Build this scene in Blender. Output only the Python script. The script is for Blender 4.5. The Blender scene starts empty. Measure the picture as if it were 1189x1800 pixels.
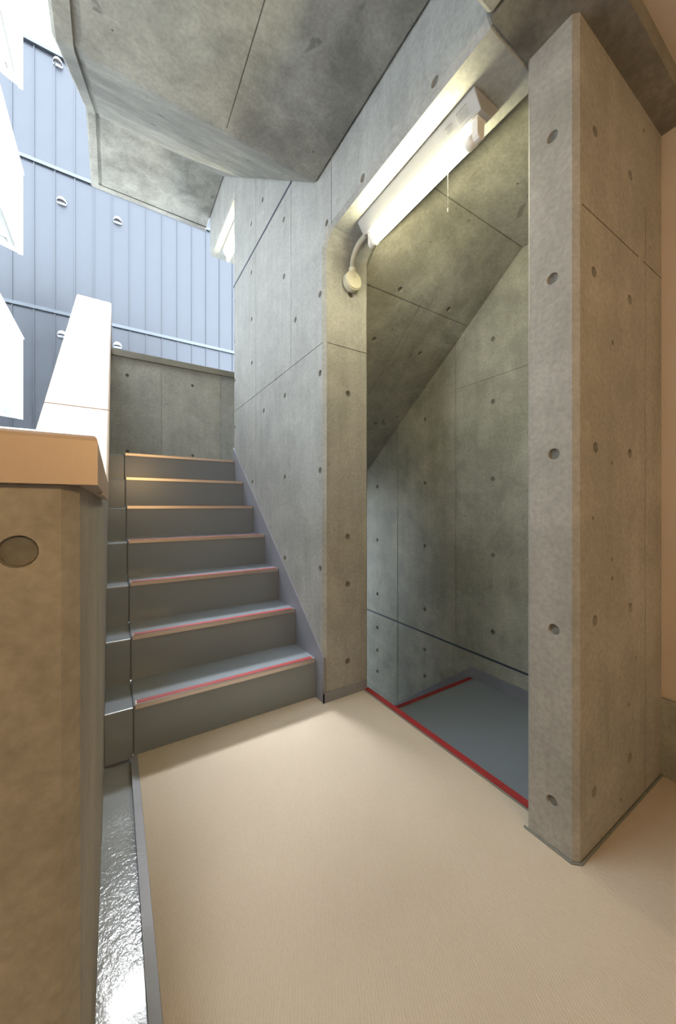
import bpy, bmesh, math, random
from mathutils import Vector, Matrix
random.seed(7)
PI = math.pi
S = bpy.context.scene
COL = S.collection

# ------------------------------------------------------------------ camera
YAW = math.radians(32.18)            # clockwise from +Y (the stair direction)
CX, CY, FPX, EYE = 594.5, 890.0, 627.0, 1.0
cam_d = bpy.data.cameras.new('camera')
cam = bpy.data.objects.new('camera', cam_d); COL.objects.link(cam)
cam.location = (0, 0, EYE); cam.rotation_euler = (PI/2, 0, -YAW)
cam_d.sensor_fit = 'VERTICAL'; cam_d.sensor_height = 36.0
cam_d.lens = 36.0*FPX/1800.0
cam_d.shift_y = -10.0/1800.0
cam_d.clip_start = 0.02; cam_d.clip_end = 200
S.camera = cam

# ------------------------------------------------------------------ world, lights, exposure
SKY = 7.0
W = bpy.data.worlds.new('World'); S.world = W; W.use_nodes = True
wn = W.node_tree.nodes; wl = W.node_tree.links; wn.clear()
wo = wn.new('ShaderNodeOutputWorld'); wb = wn.new('ShaderNodeBackground')
wb.inputs['Color'].default_value = (0.84, 0.925, 1.0, 1); wb.inputs['Strength'].default_value = SKY
wl.new(wb.outputs[0], wo.inputs[0])
sd_ = bpy.data.lights.new('sun', 'SUN'); sd_.energy = 5.4; sd_.angle = math.radians(15); sd_.color = (0.96, 0.98, 1.0)
sun = bpy.data.objects.new('sun', sd_); COL.objects.link(sun)
_az, _el = math.radians(5), math.radians(50.5)      # hazy sun from beyond the stairs, over the facade roof
sun.rotation_euler = Vector((-math.sin(_az)*math.cos(_el), math.cos(_az)*math.cos(_el), math.sin(_el))).to_track_quat('Z', 'Y').to_euler()
TUBE = 52.0            # fluorescent tube emission
WARM = (9.5, 2.8)      # warm corridor wall lamps, W (right, left)
S.view_settings.view_transform = 'Standard'; S.view_settings.look = 'None'
S.view_settings.gamma = 1.0; S.view_settings.use_curve_mapping = False
S.view_settings.exposure = 0.8

# ------------------------------------------------------------------ node materials
def s2l(c):
    return tuple(((v/255)/12.92 if v/255 <= 0.04045 else ((v/255+0.055)/1.055)**2.4) for v in c)

class NT:
    def __init__(s, name):
        s.m = bpy.data.materials.new(name); s.m.use_nodes = True
        s.n = s.m.node_tree.nodes; s.l = s.m.node_tree.links
        s.b = s.n['Principled BSDF']
        s.tc = s.n.new('ShaderNodeTexCoord')
    def mp(s, scale=(1, 1, 1), rot=(0, 0, 0)):
        q = s.n.new('ShaderNodeMapping'); q.inputs['Scale'].default_value = scale
        q.inputs['Rotation'].default_value = rot
        s.l.new(s.tc.outputs['Object'], q.inputs['Vector']); return q.outputs[0]
    def noise(s, vec, scale, detail=4, rough=0.55, dist=0.0):
        q = s.n.new('ShaderNodeTexNoise'); q.inputs['Scale'].default_value = scale
        q.inputs['Detail'].default_value = detail; q.inputs['Roughness'].default_value = rough
        q.inputs['Distortion'].default_value = dist
        s.l.new(vec, q.inputs['Vector']); return q.outputs['Fac']
    def rng(s, v, a, b, c, d):
        q = s.n.new('ShaderNodeMapRange'); q.inputs[1].default_value = a; q.inputs[2].default_value = b
        q.inputs[3].default_value = c; q.inputs[4].default_value = d
        s.l.new(v, q.inputs[0]); return q.outputs[0]
    def math(s, op, a, b):
        q = s.n.new('ShaderNodeMath'); q.operation = op
        for i, v in enumerate((a, b)):
            if isinstance(v, (int, float)): q.inputs[i].default_value = v
            else: s.l.new(v, q.inputs[i])
        return q.outputs[0]
    def mix(s, f, a, b):
        q = s.n.new('ShaderNodeMix'); q.data_type = 'RGBA'
        for sock, v in ((q.inputs[0], f), (q.inputs[6], a), (q.inputs[7], b)):
            if isinstance(v, (int, float)): sock.default_value = v
            elif isinstance(v, tuple): sock.default_value = (*v, 1)
            else: s.l.new(v, sock)
        return q.outputs[2]
    def scale_col(s, col, f):
        q = s.n.new('ShaderNodeVectorMath'); q.operation = 'SCALE'
        if isinstance(col, tuple): q.inputs[0].default_value = col
        else: s.l.new(col, q.inputs[0])
        s.l.new(f, q.inputs['Scale']); return q.outputs[0]
    def bump(s, h, strength, dist):
        q = s.n.new('ShaderNodeBump'); q.inputs['Strength'].default_value = strength
        q.inputs['Distance'].default_value = dist
        s.l.new(h, q.inputs['Height']); s.l.new(q.outputs[0], s.b.inputs['Normal'])

def concrete(name, base, dark, stain=0.5, rough=0.62, pits=1.0, streak=0.35, lo=0.42, hi=0.62):
    t = NT(name); v = t.mp()
    big = t.noise(v, 1.1, 6, 0.62, 0.6)
    med = t.noise(v, 5.5, 7, 0.7, 0.3)
    fine = t.noise(v, 70, 4, 0.6)
    st = t.noise(t.mp((9, 9, 0.7)), 1.6, 4, 0.6)
    f = t.math('ADD', t.math('MULTIPLY', big, 0.6), t.math('MULTIPLY', med, 0.4))
    f = t.rng(f, lo, hi, stain, 0.0)
    c = t.mix(f, base, dark)
    k = t.rng(st, 0.3, 0.7, 1-0.25*streak, 1+0.18*streak)
    k2 = t.rng(fine, 0.3, 0.7, 0.86, 1.12)
    k3 = t.rng(med, 0.3, 0.7, 0.90, 1.08)
    c = t.scale_col(c, t.math('MULTIPLY', k, t.math('MULTIPLY', k2, k3)))
    vo = t.n.new('ShaderNodeTexVoronoi'); vo.inputs['Scale'].default_value = 16
    t.l.new(v, vo.inputs['Vector'])
    sp = t.n.new('ShaderNodeSeparateColor'); t.l.new(vo.outputs['Color'], sp.inputs[0])
    thr = t.rng(sp.outputs[0], 0.72, 1.0, 0.0, 0.12*pits)
    pit = t.math('LESS_THAN', vo.outputs['Distance'], thr)
    c = t.mix(t.math('MULTIPLY', pit, 0.8), c, tuple(x*0.3 for x in dark))
    if streak == 0.0:      # dark damp blotches of raw soffits
        bl = t.rng(t.noise(t.mp((1, 1, 1), (0.4, 0.2, 0.9)), 6.5, 3, 0.5, 0.8), 0.685, 0.72, 0.0, 0.55)
        c = t.mix(bl, c, tuple(x*0.55 for x in dark))
    t.l.new(c, t.b.inputs['Base Color'])
    t.l.new(t.rng(med, 0.3, 0.7, rough-0.07, rough+0.07), t.b.inputs['Roughness'])
    h = t.math('ADD', t.math('MULTIPLY', fine, 0.25), t.math('MULTIPLY', med, 0.8))
    h = t.math('SUBTRACT', h, t.math('MULTIPLY', pit, 1.2))
    t.bump(h, 0.35, 0.004)
    return t.m

def plain(name, col, rough=0.5, metal=0.0, var=0.05, scale=8, bump=0.0, bscale=60, spec=0.5, map_scale=(1, 1, 1)):
    t = NT(name); v = t.mp(map_scale)
    n = t.noise(v, scale, 4, 0.6)
    t.l.new(t.scale_col(col, t.rng(n, 0.3, 0.7, 1-var, 1+var)), t.b.inputs['Base Color'])
    t.l.new(t.rng(n, 0.3, 0.7, rough*0.85, min(1, rough*1.15)), t.b.inputs['Roughness'])
    t.b.inputs['Metallic'].default_value = metal
    t.b.inputs['Specular IOR Level'].default_value = spec
    if bump: t.bump(t.noise(v, bscale, 3, 0.6), bump, 0.002)
    return t.m

def emit(name, col, strength):
    m = bpy.data.materials.new(name); m.use_nodes = True
    b = m.node_tree.nodes['Principled BSDF']
    b.inputs['Base Color'].default_value = (0.9, 0.9, 0.88, 1)
    b.inputs['Emission Color'].default_value = (*col, 1); b.inputs['Emission Strength'].default_value = strength
    return m

def flat(name, col, rough, metal=0.0):
    m = bpy.data.materials.new(name); m.use_nodes = True; b = m.node_tree.nodes['Principled BSDF']
    b.inputs['Base Color'].default_value = (*col, 1); b.inputs['Roughness'].default_value = rough; b.inputs['Metallic'].default_value = metal
    return m

def carpet_mat():
    t = NT('beige_carpet'); r = (0, 0, math.radians(28))
    v = t.mp((1, 1, 1), r)
    w = t.n.new('ShaderNodeTexWave'); w.wave_type = 'BANDS'; w.bands_direction = 'X'
    w.inputs['Scale'].default_value = 46; w.inputs['Distortion'].default_value = 2.2
    w.inputs['Detail'].default_value = 1; w.inputs['Detail Scale'].default_value = 3
    t.l.new(v, w.inputs['Vector'])
    d = t.noise(t.mp((260, 75, 260), r), 1, 2, 0.5)
    f = t.noise(t.mp(), 420, 2, 0.6)
    big = t.noise(t.mp(), 2.2, 4, 0.6)
    h = t.math('ADD', t.math('MULTIPLY', w.outputs['Fac'], 0.35), t.math('ADD', t.math('MULTIPLY', d, 0.9), t.math('MULTIPLY', f, 0.4)))
    k = t.math('MULTIPLY', t.rng(h, 0.5, 1.3, 0.92, 1.05), t.rng(big, 0.3, 0.7, 0.96, 1.03))
    t.l.new(t.scale_col((0.54, 0.465, 0.375), k), t.b.inputs['Base Color'])
    t.b.inputs['Roughness'].default_value = 0.95; t.b.inputs['Specular IOR Level'].default_value = 0.15
    t.bump(h, 0.7, 0.0015)
    return t.m

def paint_floor(name, col, rough, bump, coat=0.0):
    t = NT(name); v = t.mp()
    n = t.noise(v, 7, 5, 0.6); g = t.noise(v, 160, 2, 0.5); m2 = t.noise(v, 60, 3, 0.6)
    t.l.new(t.scale_col(col, t.rng(n, 0.3, 0.7, 0.92, 1.08)), t.b.inputs['Base Color'])
    t.l.new(t.rng(n, 0.3, 0.7, rough*0.8, rough*1.25), t.b.inputs['Roughness'])
    h = t.math('ADD', t.math('MULTIPLY', g, 0.25), m2)
    t.b.inputs['Coat Weight'].default_value = coat; t.b.inputs['Coat Roughness'].default_value = rough*0.6; t.b.inputs['Specular IOR Level'].default_value = 0.8
    t.bump(h, bump, 0.0025)
    return t.m

M = {}
M['wall'] = concrete('concrete_wall', (0.40, 0.405, 0.385), (0.27, 0.275, 0.26), 0.55, 0.6, 0.5, 0.4)
M['stair_wall'] = concrete('concrete_stairwell', (0.46, 0.46, 0.40), (0.24, 0.242, 0.21), 0.7, 0.42, 0.9, 0.35)
M['soffit'] = concrete('concrete_soffit', (0.33, 0.325, 0.29), (0.155, 0.15, 0.135), 0.9, 0.7, 0.9, 0.0, 0.40, 0.60)
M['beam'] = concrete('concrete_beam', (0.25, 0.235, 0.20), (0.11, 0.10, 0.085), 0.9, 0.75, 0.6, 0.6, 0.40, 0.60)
M['soffit_light'] = concrete('concrete_soffit_light', (0.43, 0.425, 0.375), (0.23, 0.225, 0.195), 0.8, 0.7, 0.9, 0.0, 0.40, 0.60)
M['pillar'] = concrete('concrete_pillar', (0.37, 0.35, 0.315), (0.25, 0.235, 0.205), 0.6, 0.68, 1.2, 0.3)
M['parapet'] = concrete('concrete_parapet', (0.36, 0.335, 0.29), (0.22, 0.205, 0.175), 0.6, 0.7, 1.5, 0.2)
M['mortar'] = plain('hole_mortar', (0.17, 0.165, 0.145), 0.85, 0, 0.2, 60, 0.4, 120)
M['carpet'] = carpet_mat()
M['grey_paint'] = flat('grey_stair_paint', (0.21, 0.24, 0.275), 0.26)
M['gutter_paint'] = paint_floor('grey_gutter_paint', (0.29, 0.32, 0.345), 0.15, 0.45, 0.45)
M['skirt'] = plain('grey_skirting_paint', (0.25, 0.26, 0.30), 0.35, 0, 0.08, 9, 0.2, 60)
M['nosing'] = flat('nosing_metal', (0.60, 0.52, 0.47), 0.3, 0.85)
M['red'] = flat('red_grip_vinyl', (0.30, 0.022, 0.024), 0.55)
M['sealant'] = plain('grey_sealant', (0.16, 0.17, 0.15), 0.7, 0, 0.15, 30, 0.3, 60)
M['cream'] = plain('cream_wall_paint', (0.62, 0.53, 0.44), 0.7, 0, 0.03, 3, 0.15, 90)
M['ceiling_paint'] = plain('cream_ceiling_paint', (0.55, 0.48, 0.41), 0.75, 0, 0.03, 3, 0.1, 90)
M['coping'] = plain('coping_metal', (0.46, 0.37, 0.30), 0.42, 0.25, 0.03, 12, 0.05, 200)
M['coping_grey'] = plain('coping_grey_metal', (0.30, 0.29, 0.26), 0.4, 0.5, 0.05, 6)
M['cladding'] = plain('blue_grey_cladding', (0.055, 0.060, 0.070), 0.36, 0.7, 0.05, 1.2, 0, 60, 0.4)
M['cladding_trim'] = plain('cladding_trim_metal', (0.085, 0.095, 0.11), 0.3, 0.8, 0.04, 3, 0, 60, 0.3)
M['white_panel'] = plain('white_panel', (0.82, 0.82, 0.81), 0.5, 0, 0.02, 4)
M['frame_grey'] = plain('grey_frame', (0.42, 0.42, 0.40), 0.5, 0, 0.04, 10)
M['vent'] = plain('vent_metal', (0.36, 0.37, 0.39), 0.35, 0.3, 0.03, 20)
M['dark'] = plain('hood_shade_black', (0.03, 0.03, 0.032), 0.8)
M['lamp_white'] = plain('lamp_white_enamel', (0.34, 0.34, 0.34), 0.35, 0, 0.02, 20)
M['lamp_plastic'] = plain('lamp_socket_plastic', (0.70, 0.67, 0.63), 0.4, 0, 0.02, 30)
M['box_plastic'] = plain('junction_box_plastic', (0.62, 0.60, 0.48), 0.5, 0, 0.03, 30)
M['conduit'] = plain('conduit_plastic', (0.45, 0.43, 0.35), 0.55, 0, 0.05, 40)
M['label'] = plain('rating_label', (0.40, 0.40, 0.39), 0.6, 0, 0.02, 30)
M['ink'] = plain('grey_ink', (0.14, 0.14, 0.15), 0.7)
M['ground'] = plain('ground_paving', (0.30, 0.30, 0.29), 0.8, 0, 0.1, 2)
M['tube'] = emit('tube_glow', (1.0, 0.92, 0.58), TUBE)
M['warm_lens'] = emit('warm_lamp_lens', (1.0, 0.72, 0.42), 6.0)

# ------------------------------------------------------------------ helpers
def link(o, parent=None):
    COL.objects.link(o)
    if parent: o.parent = parent
    return o
def mobj(name, bm, mat, parent=None, smooth=False):
    me = bpy.data.meshes.new(name); bm.normal_update(); bm.to_mesh(me); bm.free()
    me.materials.append(mat)
    if smooth: me.polygons.foreach_set('use_smooth', [True]*len(me.polygons))
    return link(bpy.data.objects.new(name, me), parent)
def tag(o, label=None, cat=None, group=None, kind=None):
    if label: o['label'] = label
    if cat: o['category'] = cat
    if group: o['group'] = group
    if kind: o['kind'] = kind
    return o
def empty(name, loc, label, cat, group=None, kind=None):
    o = bpy.data.objects.new(name, None); o.location = loc; COL.objects.link(o)
    return tag(o, label, cat, group, kind)
def rel(o, parent):            # o's mesh is in world coordinates: keep it there under a placed parent
    o.parent = parent; o.location = o.location - parent.location; return o

def box(x0, x1, y0, y1, z0, z1, bm=None):
    bm = bm or bmesh.new()
    vs = [bm.verts.new(p) for p in ((x0,y0,z0),(x1,y0,z0),(x1,y1,z0),(x0,y1,z0),(x0,y0,z1),(x1,y0,z1),(x1,y1,z1),(x0,y1,z1))]
    for f in ((3,2,1,0),(4,5,6,7),(0,1,5,4),(1,2,6,5),(2,3,7,6),(3,0,4,7)): bm.faces.new([vs[i] for i in f])
    return bm
def prism(pts, axis, a, b, bm=None):
    """pts: polygon in the plane across `axis` (X: (y,z); Y: (x,z); Z: (x,y)), run from a to b."""
    bm = bm or bmesh.new()
    def P(u, v, w): return {'X': (w, u, v), 'Y': (u, w, v), 'Z': (u, v, w)}[axis]
    A = [bm.verts.new(P(u, v, a)) for u, v in pts]; B = [bm.verts.new(P(u, v, b)) for u, v in pts]
    n = len(pts); fs = [bm.faces.new(A), bm.faces.new(B)]
    for i in range(n): fs.append(bm.faces.new((A[i], A[(i+1) % n], B[(i+1) % n], B[i])))
    bmesh.ops.recalc_face_normals(bm, faces=fs)
    return bm
def bevel(bm, w, seg=1, ang=30):
    es = [e for e in bm.edges if len(e.link_faces) == 2 and e.calc_face_angle(0) > math.radians(ang)]
    bmesh.ops.bevel(bm, geom=es, offset=w, segments=seg, affect='EDGES', profile=0.5, clamp_overlap=True)
    return bm
def cyl(p, d, r, length, seg=20, r2=None, bm=None):
    """cylinder from p along direction d"""
    bm = bm or bmesh.new()
    d = Vector(d).normalized(); q = Vector((0, 0, 1)).rotation_difference(d).to_matrix().to_4x4()
    mt = Matrix.Translation(Vector(p)+d*length/2) @ q
    bmesh.ops.create_cone(bm, cap_ends=True, segments=seg, radius1=r, radius2=r if r2 is None else r2, depth=length, matrix=mt)
    return bm
def tube(path, r, seg=10, bm=None):
    bm = bm or bmesh.new(); path = [Vector(p) for p in path]; rings = []
    for i, p in enumerate(path):
        t = (path[min(i+1, len(path)-1)] - path[max(i-1, 0)]).normalized()
        a = t.cross(Vector((0.3, 1, 0.1))).normalized(); b = t.cross(a)
        rings.append([bm.verts.new(p + (a*math.cos(2*PI*k/seg) + b*math.sin(2*PI*k/seg))*r) for k in range(seg)])
    for i in range(len(rings)-1):
        for k in range(seg): bm.faces.new((rings[i][k], rings[i][(k+1) % seg], rings[i+1][(k+1) % seg], rings[i+1][k]))
    bm.faces.new(rings[0][::-1]); bm.faces.new(rings[-1])
    bmesh.ops.recalc_face_normals(bm, faces=bm.faces[:]); return bm

# where a sight line through a photograph pixel meets a real plane of the building
sn, cs = math.sin(YAW), math.cos(YAW)
def ray(px, py): return Vector((FPX*sn + cs*(px-CX), FPX*cs - sn*(px-CX), CY-py))
def on(px, py, p0, n):
    d = ray(px, py); o = Vector((0, 0, EYE)); n = Vector(n)
    return o + d*((Vector(p0)-o).dot(n)/d.dot(n))

def carve(o, cutters):
    for bm in cutters:
        bmesh.ops.recalc_face_normals(bm, faces=bm.faces[:])
        me = bpy.data.meshes.new('cut'); bm.to_mesh(me); bm.free()
        c = bpy.data.objects.new('cut', me); COL.objects.link(c)
        md = o.modifiers.new('b', 'BOOLEAN'); md.operation = 'DIFFERENCE'; md.object = c; md.solver = 'EXACT'
        md.use_self = True
        bpy.context.view_layer.update()
        dg = bpy.context.evaluated_depsgraph_get()
        new = bpy.data.meshes.new_from_object(o.evaluated_get(dg))
        o.modifiers.clear(); o.data = new
        bpy.data.objects.remove(c)

plug_me = None
def plug_mesh():
    global plug_me
    if plug_me is None:
        bm = bmesh.new(); bmesh.ops.create_cone(bm, cap_ends=True, segments=16, radius1=0.0152, radius2=0.0148, depth=0.003)
        plug_me = bpy.data.meshes.new('tie_hole_plug'); bm.to_mesh(plug_me); bm.free(); plug_me.materials.append(M['mortar'])
    return plug_me
def holes(wall, faces, grooves=None):
    """faces: list of (plane point, outward normal, [pixels]); recess 11 mm deep, mortar plug at its bottom."""
    bm = bmesh.new(); plugs = []
    for p0, n, pix in faces:
        n = Vector(n).normalized()
        for px, py in pix:
            h = on(px, py, p0, n)
            cyl(h + n*0.004, -n, 0.0165, 0.015, 18, 0.0150, bm)
            plugs.append((h - n*0.0098, n))
    carve(wall, ([grooves] if grooves else []) + ([bm] if plugs else []))
    for p, n in plugs:
        o = bpy.data.objects.new('tie_hole_plug', plug_mesh()); o.location = p
        o.rotation_euler = Vector((0, 0, 1)).rotation_difference(n).to_euler(); COL.objects.link(o); o.parent = wall
def struct(name, bm, mat, label, cat): return tag(mobj(name, bm, mat), label, cat, None, 'structure')

XA, XI, XC = 0.905, 1.19, 2.13         # stair wall face, its inner face, stairwell outer wall
YJ = 1.573                             # doorway jamb
XP = -0.031                            # parapet inner face
R, T, Y1 = 0.2, 0.2485, 1.648          # riser, tread, first nosing
g = 0.0022                             # half a formwork joint

# ------------------------------------------------------------------ floor
Lp = [(0.081,-2.5),(1.745,-2.5),(1.745,0.50),(1.15,0.50),(1.15,1.60),(XA,1.60),(XA,Y1),(0.081,Y1)]
fl = struct('floor', prism(Lp, 'Z', -0.012, 0.0), M['carpet'], 'beige ribbed carpet floor of the landing at the foot of the stairs', 'floor')
slab = [(0.066,-2.5),(1.745,-2.5),(1.745,0.50),(1.16,0.50),(1.16,1.60),(XA,1.60),(XA,Y1),(0.066,Y1)]
struct('floor_slab', prism(slab, 'Z', -0.30, -0.012), M['wall'], 'concrete slab under the beige carpet', 'floor slab')
struct('floor_left', prism([(-4,-2.5),(0.057,-2.5),(0.057,1.72),(XP,1.72),(XP,0.46),(-4,0.46)], 'Z', -0.30, -0.022), M['gutter_paint'],
       'glossy grey painted gutter strip between the parapet and the carpet', 'gutter')
kb = bevel(box(0.057, 0.0805, -2.5, Y1, -0.012, 0.0005), 0.003)
kb = box(0.057, 0.066, -2.5, Y1, -0.30, -0.012, kb)
struct('trim_1', kb, M['skirt'], 'grey painted kerb edging between the carpet and the glossy gutter', 'edging')

# ------------------------------------------------------------------ stair wall (right of the stairs) with doorway header
prof = [(0.62,2.38),(1.523,2.38),(YJ,2.33),(YJ,-2.6),(3.18,-2.6),(3.18,3.78),(4.12,3.78),(4.12,5.6),(0.62,5.6)]
wa = mobj('wall_right', bevel(prism(prof, 'X', XA, XI), 0.017), M['wall'])
tag(wa, 'board formed concrete wall with tie holes between the stairs and the lit doorway', 'wall', None, 'structure')
gr = bmesh.new(); d = 0.004
box(XA-.01, XA+d, 1.975, 3.3, 1.838-g, 1.838+g, gr); box(XA-.01, XA+d, YJ-.1, 1.975, 1.838-g, 1.838+g, gr)
box(XA-.01, XA+d, 1.97-g, 1.97+g, 1.838, 2.97, gr); box(XA-.01, XA+d, 2.60-g, 2.60+g, 0.6, 4.2, gr)
box(XA-.01, XA+d, 1.50-g, 1.50+g, 2.35, 2.75, gr)
box(XA+.02, XI+.02, YJ-.01, YJ+d, 1.838-g, 1.838+g, gr)
pixA = [(462,351),(442,393.5),(499,386),(574.7,392),(637.8,312.5),(764.7,143.5),(442,479),(499.5,486),(563,517),(442.7,561),
        (519.7,562),(443,638),(563,656),(464,722),(501,695),(444,847),(501,838.6),(563,827),(501,981),(563,999.7),(563,1147),
        (412.7,352),(412.6,454.6),(412.6,530),(412.8,602),(413.2,669),(413.2,751)]
holes(wa, [((XA,0,0), (-1,0,0), pixA), ((0,YJ,0), (0,-1,0), [(617,518),(612.5,692),(611.7,943),(611.7,1026.6),(611.7,1162)])], gr)
# painted skirting band up the stairs and round the jamb
sk = prism([(YJ-.006,0),(YJ-.006,.234),(3.18,1.520),(3.18,1.30),(1.80,0.0)], 'X', XA-.006, XA+.0005)
struct('baseboard_right', sk, M['skirt'], 'grey painted skirting band sloping up the wall beside the steps', 'skirting')
struct('baseboard_jamb', box(XA-.006, XI-.02, YJ-.006, YJ, 0, 0.05), M['skirt'], 'low grey painted skirting at the foot of the doorway jamb', 'skirting')

# ------------------------------------------------------------------ pillar wall to the right of the doorway
pl = [(1.088,.497),(1.103,.483),(2.40,.483),(2.40,.626),(1.088,.626)]
bm = prism(pl, 'Z', -0.30, 2.38)
es = [e for e in bm.edges if abs((e.verts[0].co-e.verts[1].co).z) > 1 and abs(e.verts[0].co.x-1.088) < .01]
bmesh.ops.bevel(bm, geom=[e for e in es if e.verts[0].co.y > .6], offset=.009, segments=1, affect='EDGES')
pw = mobj('pillar', bm, M['pillar'])
tag(pw, 'concrete pillar wall with tie holes and chamfered corner right of the doorway', 'pillar', None, 'structure')
gr = bmesh.new()
jx = on(1135, 700, (0,.483,0), (0,1,0)).x
box(jx-g, jx+g, .47, .483+d, 0.0, 2.05, gr); box(1.115, jx-.06, .47, .483+.003, 1.85-g, 1.85+g, gr)
box(jx-.02, 1.74, .47, .483+.003, 1.85-g, 1.85+g, gr)
holes(pw, [((1.088,0,0), (-1,0,0), [(971.5,240),(971.5,489.5),(974,798),(974,1106.5),(971,1408.5)]),
           ((0,.483,0), (0,-1,0), [(1046.8,231),(1109,308),(1045,478.5),(1108,527),(1047.5,786.6),(1108,797),(1046.7,1091),(1108.5,1068),(1045.6,1391.7),(1107.8,1332)])], gr)
sl = tube([(1.085,.632,.002),(1.085,.496,.002),(1.102,.480,.002),(1.728,.479,.003)], 0.0042, 8)
struct('trim_2', sl, M['sealant'], 'dark grey sealant bead round the foot of the concrete pillar', 'sealant')

# ------------------------------------------------------------------ right hand corridor wall
struct('wall_corridor', box(1.73, 1.90, -2.5, .483, .29, 2.45), M['cream'], 'cream painted corridor wall beyond the pillar at right edge', 'wall')
struct('baseboard_corridor', bevel(box(1.722, 1.90, -2.5, .483, 0, .288), .006), M['stair_wall'], 'raw concrete plinth below the cream corridor wall', 'plinth')
struct('wall_behind', box(-4, 1.9, -1.75, -1.6, -.02, 2.45), M['cream'], 'cream painted wall behind the viewer', 'wall')

struct('wall_sky_block', box(-1.7, -1.55, -1.6, .46, -.02, 2.45), M['cream'], 'unseen cream wall added at the far left to cut cool sky light', 'wall')  # unseen wall, added to keep cool skylight out of the corridor
M['blue_joint'] = plain('blue_grey_joint', (0.03, 0.05, 0.075), 0.5)
struct('trim_4', box(XA-.003, XA+.004, 1.955, 3.18, 2.944, 2.958), M['blue_joint'], 'thin dark blue joint line across the top of the stair wall', 'joint')
struct('trim_5', box(XC-.003, XC+.009, .63, 4.14, -.028, -.016), M['blue_joint'], 'thin dark blue joint line low on the stairwell wall', 'joint')
# ------------------------------------------------------------------ ceilings and beams
bmc = prism([(.40,2.38),(.626,2.38),(.626,2.70),(1.65,2.70),(3.51,4.19),(4.33,4.19),(4.33,4.37),(3.35,4.37),(1.55,2.93),(.40,2.93)], 'X', -.19, XA)
bevel(bmc, .012)
ce = mobj('ceiling', bmc, M['soffit'])
tag(ce, 'stained raw concrete ceiling with the upper stair flight sloping up from it', 'ceiling', None, 'structure')
gr = bmesh.new()
gx = -.112
c1 = prism([(.70,2.60),(.70,2.713),(1.645,2.713),(3.505,4.203),(4.26,4.203),(4.26,4.10),(3.55,4.10),(1.69,2.60)], 'X', gx-.014, gx+.014)
c2 = box(gx+.0145, XA-.002, 4.245, 4.262, 4.1, 4.203)
c3 = box(.43-g, .43+g, .70, 1.62, 2.6, 2.7+.004)
nf = Vector((0, -(4.19-2.70), 3.51-1.65)).normalized()*-1
pixU = [(283,203),(269.4,219),(401,284),(436,282)]
carve(ce, [c1, c2, c3])
holes(ce, [((0,1.65,2.70), nf, pixU)])
beam = mobj('beam', bevel(box(XA, 2.4, .40, .626, 2.38, 2.93), .006), M['beam'])
tag(beam, 'dark stained concrete beam over the pillar and corridor edge', 'beam', None, 'structure')
struct('beam_left', bevel(box(-4, -.19, .40, .626, 2.38, 2.93), .006), M['soffit'], 'concrete beam over the open gallery at left', 'beam')
struct('ceiling_corridor', box(-4, 1.9, -2.5, .40, 2.45, 2.93), M['ceiling_paint'], 'cream painted corridor ceiling at the top right corner', 'ceiling')
struct('wall_upper', prism([(1.55,2.93),(1.55,3.95),(3.35,5.40),(4.33,5.40),(4.33,4.37),(3.35,4.37)], 'X', -.19, -.04), M['parapet'], 'upper flight parapet above the ceiling', 'parapet')
struct('wall_upper_back', box(-.04, XC, 4.20, 4.33, 4.37, 5.40), M['parapet'], 'upper landing parapet above the ceiling', 'parapet')
struct('wall_upper_storeys', box(-8, 2.4, -2.5, .62, 2.935, 9.6), M['parapet'], 'upper storeys of the building above the corridor', 'wall')
struct('wall_stair_tower', box(-.19, 2.4, .625, 3.2, 5.62, 9.6), M['parapet'], 'upper storeys of the stair tower', 'wall')
struct('floor_upper_landing', box(-.19, 2.4, 3.205, 4.33, 6.99, 8.2), M['parapet'], 'landing of the storey above', 'floor slab')

# ------------------------------------------------------------------ stairwell beyond the doorway
prC = [(.626,-3),(4.33,-3),(4.33,5.6),(.626,5.6)]
wc = mobj('wall_stairwell', prism(prC, 'X', XC, XC+.18), M['stair_wall'])
tag(wc, 'tall stained concrete wall seen through the doorway', 'wall', None, 'structure')
gr = bmesh.new()

box(XC-.01, XC+d, 1.756-.0045, 1.756+.0045, .06, 2.3, gr); box(XC-.01, XC+d, 2.39-.0035, 2.39+.0035, -1.5, 1.8, gr)
box(XC-.01, XC+d, .8, 1.756, 1.857-.0035, 1.857+.0035, gr)
pixC = [(747,737),(747,849),(747,960),(747,1071),(664,855),(664,949),(664,1044),(867,596),(867,706),(867,842),(867,976),(867,1111),
        (664,1103),(664,1143),(664,1180),(747,1142),(747,1188)]
holes(wc, [((XC,0,0), (-1,0,0), pixC)], gr)
# flight above, seen from below
st = [(.626,2.59),(1.256,2.59),(3.15,1.108),(4.15,1.108),(4.15,1.4),(3.30,1.4)]
y, z = 3.05, 1.4
for i in range(6):
    st += [(y, z), (y, z+.2)]; y -= .26; z += .2
st += [(y, z), (y, 2.8), (.626, 2.8)]
so = mobj('ceiling_stairwell', prism(st, 'X', XI+.0005, XC-.0005), M['soffit_light'])
tag(so, 'sloping concrete underside of the next flight seen through the doorway', 'ceiling', None, 'structure')
ns = Vector((0, -(2.59-1.108), -(3.15-1.256))).normalized()
p0 = Vector((0, 1.256, 2.59)); dr = Vector((0, 3.15-1.256, 1.108-2.59)).normalized()
def slant_box(x0, x1, s0, s1, dep):
    b = bmesh.new(); vs = []
    for w_ in (0.01, -dep):
        for xx, ss in ((x0,s0),(x1,s0),(x1,s1),(x0,s1)): vs.append(b.verts.new(Vector((xx,0,0)) + p0 + dr*ss + ns*w_))
    for f in ((0,1,2,3),(7,6,5,4),(0,4,5,1),(1,5,6,2),(2,6,7,3),(3,7,4,0)): b.faces.new([vs[i] for i in f])
    return b
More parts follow.
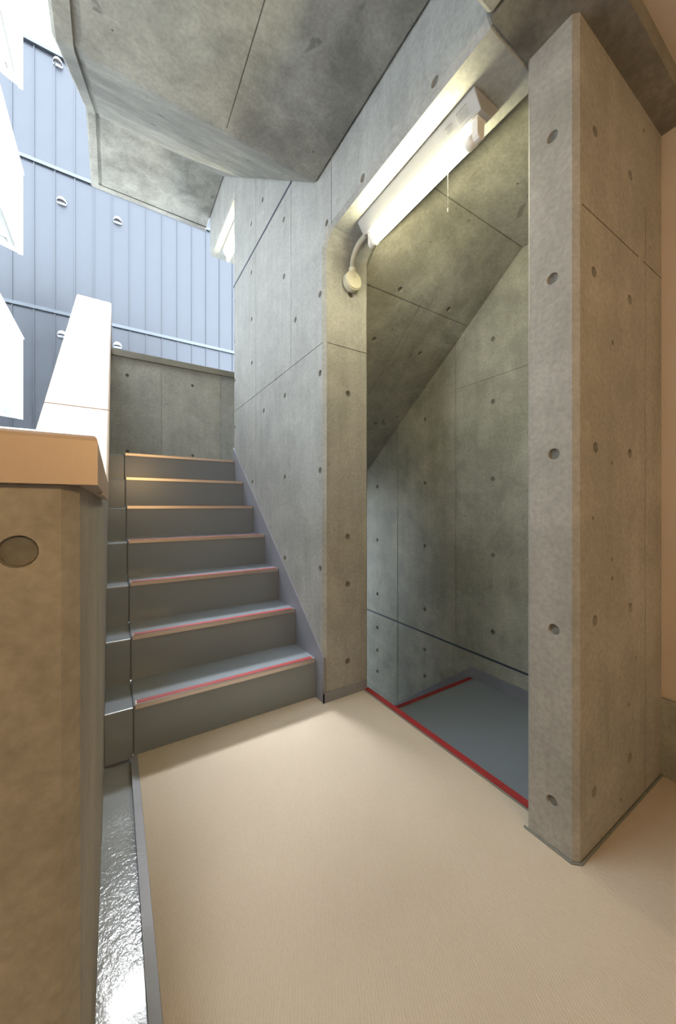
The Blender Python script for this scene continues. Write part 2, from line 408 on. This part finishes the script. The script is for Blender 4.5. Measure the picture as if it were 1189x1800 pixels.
h1 = on(720, 531, p0, ns); s1 = (h1-p0).dot(dr)
h2 = on(700, 605, p0, ns)
holes(so, [(p0, ns, [(704,509),(789,544),(658,596),(739,621),(661,745)])], None)
carve(so, [box(XI-.05, XC+.05, 1.246, 1.254, 2.5, 2.597), slant_box(XI-.05, XC+.05, s1-.003, s1+.003, .005), slant_box(h2.x-g, h2.x+g, s1+.004, 2.3, .004)])
# lower landing, its steps down, skirting
struct('floor_landing', box(XI-.02, XC, .626, 1.60, -.45, -.2), M['grey_paint'], 'dark grey painted landing one step below the carpet', 'floor')
skC = prism([(.63,-.2),(.63,-.112),(1.62,-.125),(3.60,-1.70),(3.60,-1.90),(1.62,-.33)], 'X', XC-.008, XC-.0002)
struct('baseboard_stairwell', skC, M['skirt'], 'grey painted skirting round the lower landing and down the flight', 'skirting')
struct('floor_mid_lower', box(XP, XC, 3.36, 4.15, -1.9, -1.6), M['grey_paint'], 'grey landing at the bottom of the descending flight', 'floor')
struct('floor_mid', box(XP, XC, 3.36, 4.15, 1.1, 1.399), M['grey_paint'], 'grey half landing at the top of the visible steps', 'floor')
struct('wall_back_lower', box(-.206, XC, 4.15, 4.30, -1.9, -.5), M['wall'], 'parapet wall of the landing one storey down', 'wall')

# ------------------------------------------------------------------ back parapet of the half landing
wbk = mobj('wall_back', box(XP, XC, 4.15, 4.30, 1.1, 2.487), M['wall'])
tag(wbk, 'grey concrete parapet wall behind the top of the stairs', 'wall', None, 'structure')
gr = bmesh.new()
box(.423-g, .423+g, 4.1, 4.154, 1.4, 2.5, gr); box(1.03-g, 1.03+g, 4.1, 4.154, 1.4, 2.5, gr)
holes(wbk, [((0,4.15,0), (0,-1,0), [(224,660),(338.6,678),(224,793),(339,801)])], gr)
cb = bevel(box(XP+.004, XC-.005, 4.125, 4.325, 2.487, 2.548), .006)
tag(mobj('wall_coping', cb, M['coping_grey']), 'thin grey metal coping on the concrete parapet behind the stair top', 'coping')

# ------------------------------------------------------------------ left parapet and its metal coping
pa = [(.475,-.30),(1.60,-.30),(4.30,1.10),(4.30,2.487),(3.20,2.487),(1.345,1.022),(.475,1.022)]
par = mobj('wall_left', prism(pa, 'X', -.206, XP), M['parapet'])
tag(par, 'concrete parapet rising along the left side of the stairs', 'parapet', None, 'structure')
fr = prism([(XP,.4748),(XP-.0145,.460),(-4,.460),(-4,.63),(-.2065,.63),(-.2065,.4748)], 'Z', -.30, 1.0215)
par = mobj('wall_left_front', fr, M['parapet'])
tag(par, 'concrete parapet end with chamfered corner and tie hole at the left foreground', 'parapet', None, 'structure')
holes(par, [((0,.460,0), (0,-1,0), [(31,970)])])
cp = empty('parapet_coping', (XP, .46, 1.022), 'tan folded metal coping capping the left foreground parapet', 'coping')
# cross-section run along the parapet; segments meet in open joints
def cop_seg(a, b, par=None, name='coping_panel', mat='coping'):
    """a, b: (y, z) of the underside line; X across the wall; top tips slightly inwards"""
    bm = bmesh.new(); (ya, za), (yb, zb) = a, b
    sec = [(-.226,-.02),(-.226,.050),(-.222,.054),(-.021,.053),(-.015,.050),(-.014,-.004),(-.020,-.004),(-.021,0),(-.200,0),(-.200,-.02)]
    A = [bm.verts.new((x, ya, za+zz)) for x, zz in sec]; B = [bm.verts.new((x, yb, zb+zz)) for x, zz in sec]
    n = len(sec)
    for i in range(n): bm.faces.new((A[i], A[(i+1)%n], B[(i+1)%n], B[i]))
    bm.faces.new(A); bm.faces.new(B); bmesh.ops.recalc_face_normals(bm, faces=bm.faces[:])
    return rel(mobj(name, bm, M[mat]), par or cp)
fc = box(-1.9, -.014, .444, .66, 1.022, 1.075)
es = [e for e in fc.edges if min(v.co.z for v in e.verts) > 1.07]
bmesh.ops.bevel(fc, geom=es, offset=.008, segments=4, affect='EDGES', profile=.5)
rel(mobj('coping_panel', fc, M['coping']), cp)
fc = box(-4, -1.903, .444, .66, 1.022, 1.075); rel(mobj('coping_panel', fc, M['coping']), cp)
cop_seg((.662, 1.022), (1.335, 1.022))
cs_ = empty('stair_coping', (XP, 1.345, 1.022), 'bright white jointed metal coping sloping up beside the steps', 'coping')
k = (2.487-1.022)/(3.20-1.345)
jy = [1.339]
for py, px in ((723, 189), (569, 191)):
    q = on(px, py, (-.015,0,0), (1,0,0)); dz = None
    pl_n = Vector((0, -k, 1)); h = on(150, (707+723)/2 if py == 723 else 555, (0,1.345,1.075), pl_n); jy.append(h.y)
jy.append(3.20)
for i in range(3):
    ya, yb = jy[i], jy[i+1]-.009
    cop_seg((ya, 1.022+k*(ya-1.345) if ya > 1.345 else 1.022), (yb, 1.022+k*(yb-1.345)), cs_)
cop_seg((3.204, 2.487), (4.32, 2.487), cs_)

# ------------------------------------------------------------------ staircase
sc = empty('staircase', (.45, Y1, 0), 'grey painted concrete staircase rising to the half landing, red strips on its nosings', 'staircase')
for i in range(7):
    y0 = Y1 + i*T; z1 = R*(i+1); y1 = y0 + T if i < 6 else 3.36
    bm = box(.066, XA-.006, y0, y1, z1-R, z1)
    es = [e for e in bm.edges if all(abs(v.co.y-y0) < 1e-5 and abs(v.co.z-z1) < 1e-5 for v in e.verts)]
    es += [e for e in bm.edges if all(abs(v.co.x-.066) < 1e-5 for v in e.verts) and any(v.co.y < y0+1e-5 for v in e.verts) and any(v.co.z > z1-1e-5 for v in e.verts)]
    bmesh.ops.bevel(bm, geom=list(set(es)), offset=.007, segments=3, affect='EDGES', profile=.5)
    s_ = rel(mobj('step', bm, M['grey_paint']), sc)
    nb = box(.074, XA-.014, y0-.005, y0+.034, z1-.001, z1+.003)
    box(.074, XA-.014, y0-.0055, y0-.0005, z1-.015, z1+.003, nb)
    nz = mobj('nosing_strip', nb, M['nosing'], s_); 
    rb = box(.080, XA-.022, y0+.006, y0+.031, z1+.0025, z1+.0048)
    rd = mobj('red_grip_strip', rb, M['red'], s_)
    for q in (nz, rd): q.location = -sc.location + Vector((0,0,0)) - s_.location
    # narrow drain side of the same step
    y1 = y0 + T if i < 6 else 3.36
    gb = box(XP+.001, .0655, y0+.006, y1+.006 if i < 6 else 3.36, z1-R-.012, z1-.012)
    es = [e for e in gb.edges if all(abs(v.co.y-y0-.006) < 1e-5 and abs(v.co.z-z1+.012) < 1e-5 for v in e.verts)]
    bmesh.ops.bevel(gb, geom=es, offset=.006, segments=3, affect='EDGES', profile=.5)
    rel(mobj('gutter_step', gb, M['grey_paint']), sc)
# fix grandchildren offsets: step meshes carry world coordinates
for s_ in sc.children:
    for q in s_.children: q.location = (0, 0, 0)

sd = empty('lower_staircase', (1.66, 1.62, -.2), 'grey painted flight going down beyond the doorway, red strip at its top edge', 'staircase')
for i in range(8):
    y0 = 1.60 + i*T - (0 if i else 0); z1 = -.2 - .2*i
    if i == 0:
        bm = box(XI+.001, XC-.009, 1.6005, 1.625, -.45, -.2); nm = 'top_nosing'
    else:
        bm = box(XI+.001, XC-.009, 1.6255+(i-1)*T, 1.6255+i*T, z1-.25, z1); nm = 'step'
    s_ = rel(mobj(nm, bm, M['grey_paint']), sd)
    ye = 1.625 + i*T
    q = mobj('red_grip_strip', box(XI+.01, XC-.02, ye-.026, ye-.002, z1+.001, z1+.006), M['red'], s_)
    q2 = mobj('nosing_strip', box(XI+.01, XC-.02, ye-.030, ye+.002, z1-.0005, z1+.003), M['nosing'], s_)

ts = empty('threshold_strip', (1.165, 1.1, 0), 'red grip strip with thin metal edge along the carpet at the doorway', 'threshold')
rel(mobj('metal_edge', bevel(box(1.150, 1.186, .627, 1.572, -.003, .003), .001), M['coping_grey']), ts)
rel(mobj('red_grip_strip', box(1.158, 1.186, .627, 1.571, .0025, .006), M['red']), ts)
struct('trim_3', box(1.160, 1.188, .627, 1.599, -.2, -.0035), M['skirt'], 'grey riser face below the red doorway threshold', 'riser')

# ------------------------------------------------------------------ fluorescent batten lamps
def lamp(name, x, y0, zc, label, pull):
    """x: left edge of body, y0: near end, zc: surface it is fixed to"""
    L = .66
    r = empty(name, (x+.064, y0+L/2, zc), label, 'lamp', 'fluorescent batten lamps')
    def add(n, bm, m, par=None, sm=False):
        o = mobj(n, bm, M[m], None, sm)
        if par is None: return rel(o, r)
        o.parent = par; o.location = (0, 0, 0); return o
    sec = [(x,zc-.001),(x,zc-.010),(x+.034,zc-.058),(x+.090,zc-.058),(x+.128,zc-.010),(x+.128,zc-.001)]
    body = add('body', bevel(prism(sec, 'Y', y0, y0+L), .0025, 2, 20), 'lamp_white')
    xt, zt = x+.062, zc-.104
    for ya, yb, yc, yd in ((y0+.020, y0+.044, y0+.044, y0+.074), (y0+L-.044, y0+L-.024, y0+L-.060, y0+L-.040)):
        b = bmesh.new()
        sp = [(xt-.019,zc-.057),(xt-.019,zt)]
        for a in range(7): sp.append((xt-.019*math.cos(PI*a/6), zt-.002-.020*math.sin(PI*a/6)))
        sp += [(xt+.019,zt),(xt+.019,zc-.057)]
        prism(sp, 'Y', ya, yb, b)
        so_ = add('socket', bevel(b, .002, 2, 40), 'lamp_plastic')
        add('socket_ring', cyl((xt, yc, zt-.002), (0,1,0), .0205, yd-yc, 28), 'lamp_plastic', so_, True)
        add('slot', bevel(box(xt-.023, xt+.023, ya-.004, yb+.004, zc-.0605, zc-.0582), .001), 'lamp_plastic', body)
    add('tube', cyl((xt, y0+.074, zt-.001), (0,1,0), .0163, L-.134, 28), 'tube', None, True)
    for yy in (.14, .23): add('screw', cyl((xt-.012, y0+yy, zc-.0575), (0,0,-1), .006, .003, 14), 'lamp_plastic')
    add('screw', cyl((xt, y0+.50, zc-.0575), (0,0,-1), .005, .003, 14), 'lamp_plastic')
    # rating labels on the sloping side
    a = Vector((x, 0, zc-.010)); bdir = Vector((.034, 0, -.048)).normalized(); nn = Vector((-.048, 0, -.034)).normalized()
    def quad(bm, s0, s1, ya, yb, off):
        vs = [bm.verts.new(a + bdir*s + nn*off + Vector((0, yy, 0))) for s, yy in ((s0,ya),(s1,ya),(s1,yb),(s0,yb))]
        f = bm.faces.new(vs); f.normal_update()
        if f.normal.dot(nn) < 0: f.normal_flip()
    for (s0, s1, ya, yb, rows, seedv) in ((.008, .050, y0+.035, y0+.085, 8, 3), (.014, .046, y0+.100, y0+.132, 6, 5)):
        bm = bmesh.new(); quad(bm, s0, s1, ya, yb, .0004); lb = add('rating_label', bm, 'label', body)
        rg = random.Random(seedv); bm = bmesh.new()
        for k_ in range(rows):
            ss = s0+.003 + (s1-s0-.006)*k_/rows; yy = ya+.002
            hgt = .0026 if k_ == 0 else .0015
            while yy < yb-.006:
                w_ = rg.uniform(.002, .008); quad(bm, ss, ss+hgt, yy, min(yy+w_, yb-.001), .0008); yy += w_+.0012
        pr = add('small_print', bm, 'ink', body)
        tag(pr, kind='stuff')
    if pull:
        px_, py_ = xt-.004, y0+.16
        cd = add('pull_cord', tube([(px_,py_,zt-.012),(px_,py_,zt-.100),(px_,py_,zt-.168)], .0011, 8), 'lamp_white')
        add('cord_pull', cyl((px_, py_, zt-.162), (0,0,-1), .0028, .014, 12, .0018), 'lamp_plastic', cd)
    return r
l1 = lamp('fluorescent_lamp', 1.0, .75, 2.38, 'white fluorescent batten lamp with pull cord under the doorway header', True)
l2 = lamp('fluorescent_lamp', .99, 3.29, 3.78, 'small lit batten lamp far off under the header above the half landing', False)

jb = empty('junction_box', (1.066, YJ-.001, 2.185), 'round cream junction box on the doorway jamb, conduit curving up to the lamp', 'junction box')
b = cyl((1.066, YJ-.001, 2.185), (0,-1,0), .049, .036, 36); rel(mobj('box_body', bevel(b, .003, 2, 40), M['box_plastic']), jb)
b = cyl((1.066, YJ-.037, 2.185), (0,-1,0), .044, .004, 36); rel(mobj('lid', bevel(b, .0015, 2, 40), M['box_plastic']), jb)
rel(mobj('screw', cyl((1.066, YJ-.0405, 2.200), (0,-1,0), .004, .0015, 12), M['conduit']), jb)
rel(mobj('collar', cyl((1.066, YJ-.020, 2.228), (0,0,1), .019, .026, 20), M['box_plastic'], None, False), jb)
path = []
for i in range(13):
    a = i/12*PI/2
    path.append((1.066-.004*math.sin(a), YJ-.020-.105*(1-math.cos(a)), 2.254+.092*math.sin(a)))
path += [(1.060, 1.412, 2.346)]
rel(mobj('conduit', tube(path, .0145, 14), M['conduit'], None, True), jb)

# ------------------------------------------------------------------ light well: metal-clad facade
YM = 12.4; KF = YM/8.85      # all facade sizes scale with its distance
fac = empty('wall_far', (0, YM, 0), 'blue grey standing seam metal facade across the light well', 'facade', None, 'structure')
rel(mobj('backing', box(-10, 8, YM+.03, YM+.25, -6, 13.38), M['cladding_trim']), fac)
Z1, Z2, Z3 = 1+3.80*KF, 1+6.60*KF, 1+8.80*KF
rows = [(-2.5,Z1-3.9),(Z1-3.9,Z1),(Z1,Z2),(Z2,Z3)]
for zi, (z0, z1) in enumerate(rows):
    bm = box(.008, .433, 0, .012, z0+.03, z1-.02)
    box(-.011, .011, -.032, .012, z0+.03, z1-.02, bm); me = None
    o0 = mobj('cladding_panel', bm, M['cladding'])
    for k_ in range(-15, 13):
        o = o0 if k_ == -15 else o0.copy()
        if o is not o0: COL.objects.link(o)
        o.parent = fac; o.location = (-.04+.4413*k_, .012, 0)
for z_ in (Z1-3.9, Z1, Z2):
    rel(mobj('flashing', bevel(box(-6.7, 5.6, YM-.045, YM+.02, z_-.045, z_+.045), .006), M['cladding_trim']), fac)
rel(mobj('roof_flashing', bevel(box(-6.7, 5.6, YM-.07, YM+.27, Z3, Z3+.10), .01), M['cladding_trim']), fac)

def vent(px, py, label):
    h = on(px, py, (0, YM-.012, 0), (0,1,0))
    r = empty('vent_hood', h, label, 'vent', 'round vent hoods on the metal facade'); r.scale = (KF,)*3
    bm = cyl((0,.012,0), (0,-1,0), .080, .014, 28)
    bmesh.ops.bisect_plane(bm, geom=bm.verts[:]+bm.edges[:]+bm.faces[:], plane_co=(0,0,-.05), plane_no=(0,0,-1), clear_outer=True)
    mobj('flange', bm, M['vent'], r)
    bm = bmesh.new(); bmesh.ops.create_uvsphere(bm, u_segments=24, v_segments=14, radius=.078)
    bmesh.ops.bisect_plane(bm, geom=bm.verts[:]+bm.edges[:]+bm.faces[:], plane_co=(0,0,-.014), plane_no=(0,0,-1), clear_outer=True)
    bmesh.ops.bisect_plane(bm, geom=bm.verts[:]+bm.edges[:]+bm.faces[:], plane_co=(0,0,0), plane_no=(0,1,0), clear_outer=True)
    for v in bm.verts: v.co.y = v.co.y*1.35 - .002
    mobj('hood', bm, M['vent'], r, True)
    bm = bmesh.new()
    for q in range(2): box(-.05, .05, -.010-.014*q, -.005-.014*q, -.017, -.0135, bm)
    mobj('louvre', bm, M['vent'], r)
    mobj('hood_shade', prism([(.066*math.cos(a*PI/10), -.004-.085*math.sin(a*PI/10)) for a in range(11)], 'Z', -.013, -.010), M['dark'], r)  # black plate closing the hood, its colour stands in for the shade inside
vent(101.8, 112, 'topmost vent hood on the facade, just below its roof edge')
vent(108.4, 355, 'left vent hood of the middle row on the facade')
vent(207, 389, 'right vent hood of the middle row on the facade')
vent(109.5, 589, 'vent hood low on the facade, left of the white sloping coping')
vent(206.5, 608, 'vent hood low on the facade, just above the concrete parapet')

# ------------------------------------------------------------------ white gallery spandrels on the left of the light well
def gallery(z0, z1, label):
    r = empty('gallery', (-1.30, 7.9, z0), label, 'balcony', 'white balcony spandrels left of the light well')
    def add(n, bm, m): return rel(mobj(n, bm, M[m]), r)
    pts = [(-1.30,4.6),(-1.30,7.96),(-4.6,6.2),(-4.6,4.6)]
    add('side_panel', prism([(4.6,z0+.42),(7.955,z0+.42),(7.955,z1),(4.6,z1)], 'X', -1.36, -1.30), 'white_panel')
    add('lower_panel', prism([(4.6,z0),(7.955,z0),(7.955,z0+.414),(4.6,z0+.414)], 'X', -1.36, -1.30), 'white_panel')
    e = Vector((-3.3, -1.76, 0)).normalized(); n_ = Vector((-e.y, e.x, 0))*-1
    A = Vector((-1.30, 7.955, 0)); 
    q = [A, A+e*3.7, A+e*3.7-n_*.06*-1, A-n_*.06*-1]
    add('end_panel', prism([(-1.361,7.92),(-4.6,6.20),(-4.6,6.13),(-1.361,7.86)], 'Z', z0, z1), 'white_panel')
    add('floor_slab', prism([(-1.362,4.6),(-1.362,7.85),(-4.6,6.12),(-4.6,4.6)], 'Z', z0+.05, z0+.2), 'white_panel')
    b = box(-1.45, -1.37, 4.6, 7.75, z0+.02, z0+.05)
    add('soffit_frame', b, 'frame_grey')
    b = prism([(-1.46,7.75),(-4.6,6.08),(-4.6,6.00),(-1.46,7.66)], 'Z', z0+.02, z0+.05); add('soffit_frame', b, 'frame_grey')
    add('top_coping', prism([(-1.375,4.6),(-1.285,4.6),(-1.285,7.97),(-1.375,7.97)], 'Z', z1+.001, z1+.02), 'frame_grey')
gallery(2.47, 3.83, 'lowest white balcony spandrel at the left edge')
gallery(5.25, 6.62, 'middle white balcony spandrel at the left edge')
gallery(8.05, 9.45, 'topmost white balcony spandrel in the upper left corner')
struct('wall_gallery', box(-6, -4.65, .7, YM, -6, 7.0), M['white_panel'], 'white building wall behind the balconies', 'wall')
struct('ground', box(-10, 8, -4, 14, -6.2, -6), M['ground'], 'paved ground at the bottom of the light well', 'ground')

# ------------------------------------------------------------------ warm corridor wall lamps (behind the viewer)
for i, x in enumerate((.35, -.9)):
    t = empty('wall_lamp', (x, -1.6, 1.55), ('warm round wall lamp behind the viewer, nearer the cream corridor wall', 'warm round wall lamp behind the viewer, nearer the gallery parapet')[i], 'lamp', 'corridor wall lamps')
    mobj('back_plate', cyl((0,0,0), (0,1,0), .10, .02, 32, .095), M['lamp_white'], t)
    mobj('glass_disc', cyl((0,.02,0), (0,1,0), .085, .02, 32, .07), M['warm_lens'], t)
    ld = bpy.data.lights.new('warm_light', 'AREA'); ld.shape = 'DISK'; ld.size = .16; ld.energy = WARM[i]; ld.color = (1.0, .66, .30)
    lo = bpy.data.objects.new('warm_light', ld); COL.objects.link(lo); lo.parent = t; lo.location = (0, .05, 0); lo.rotation_euler = (PI/2, 0, 0)
bpy.context.view_layer.update()
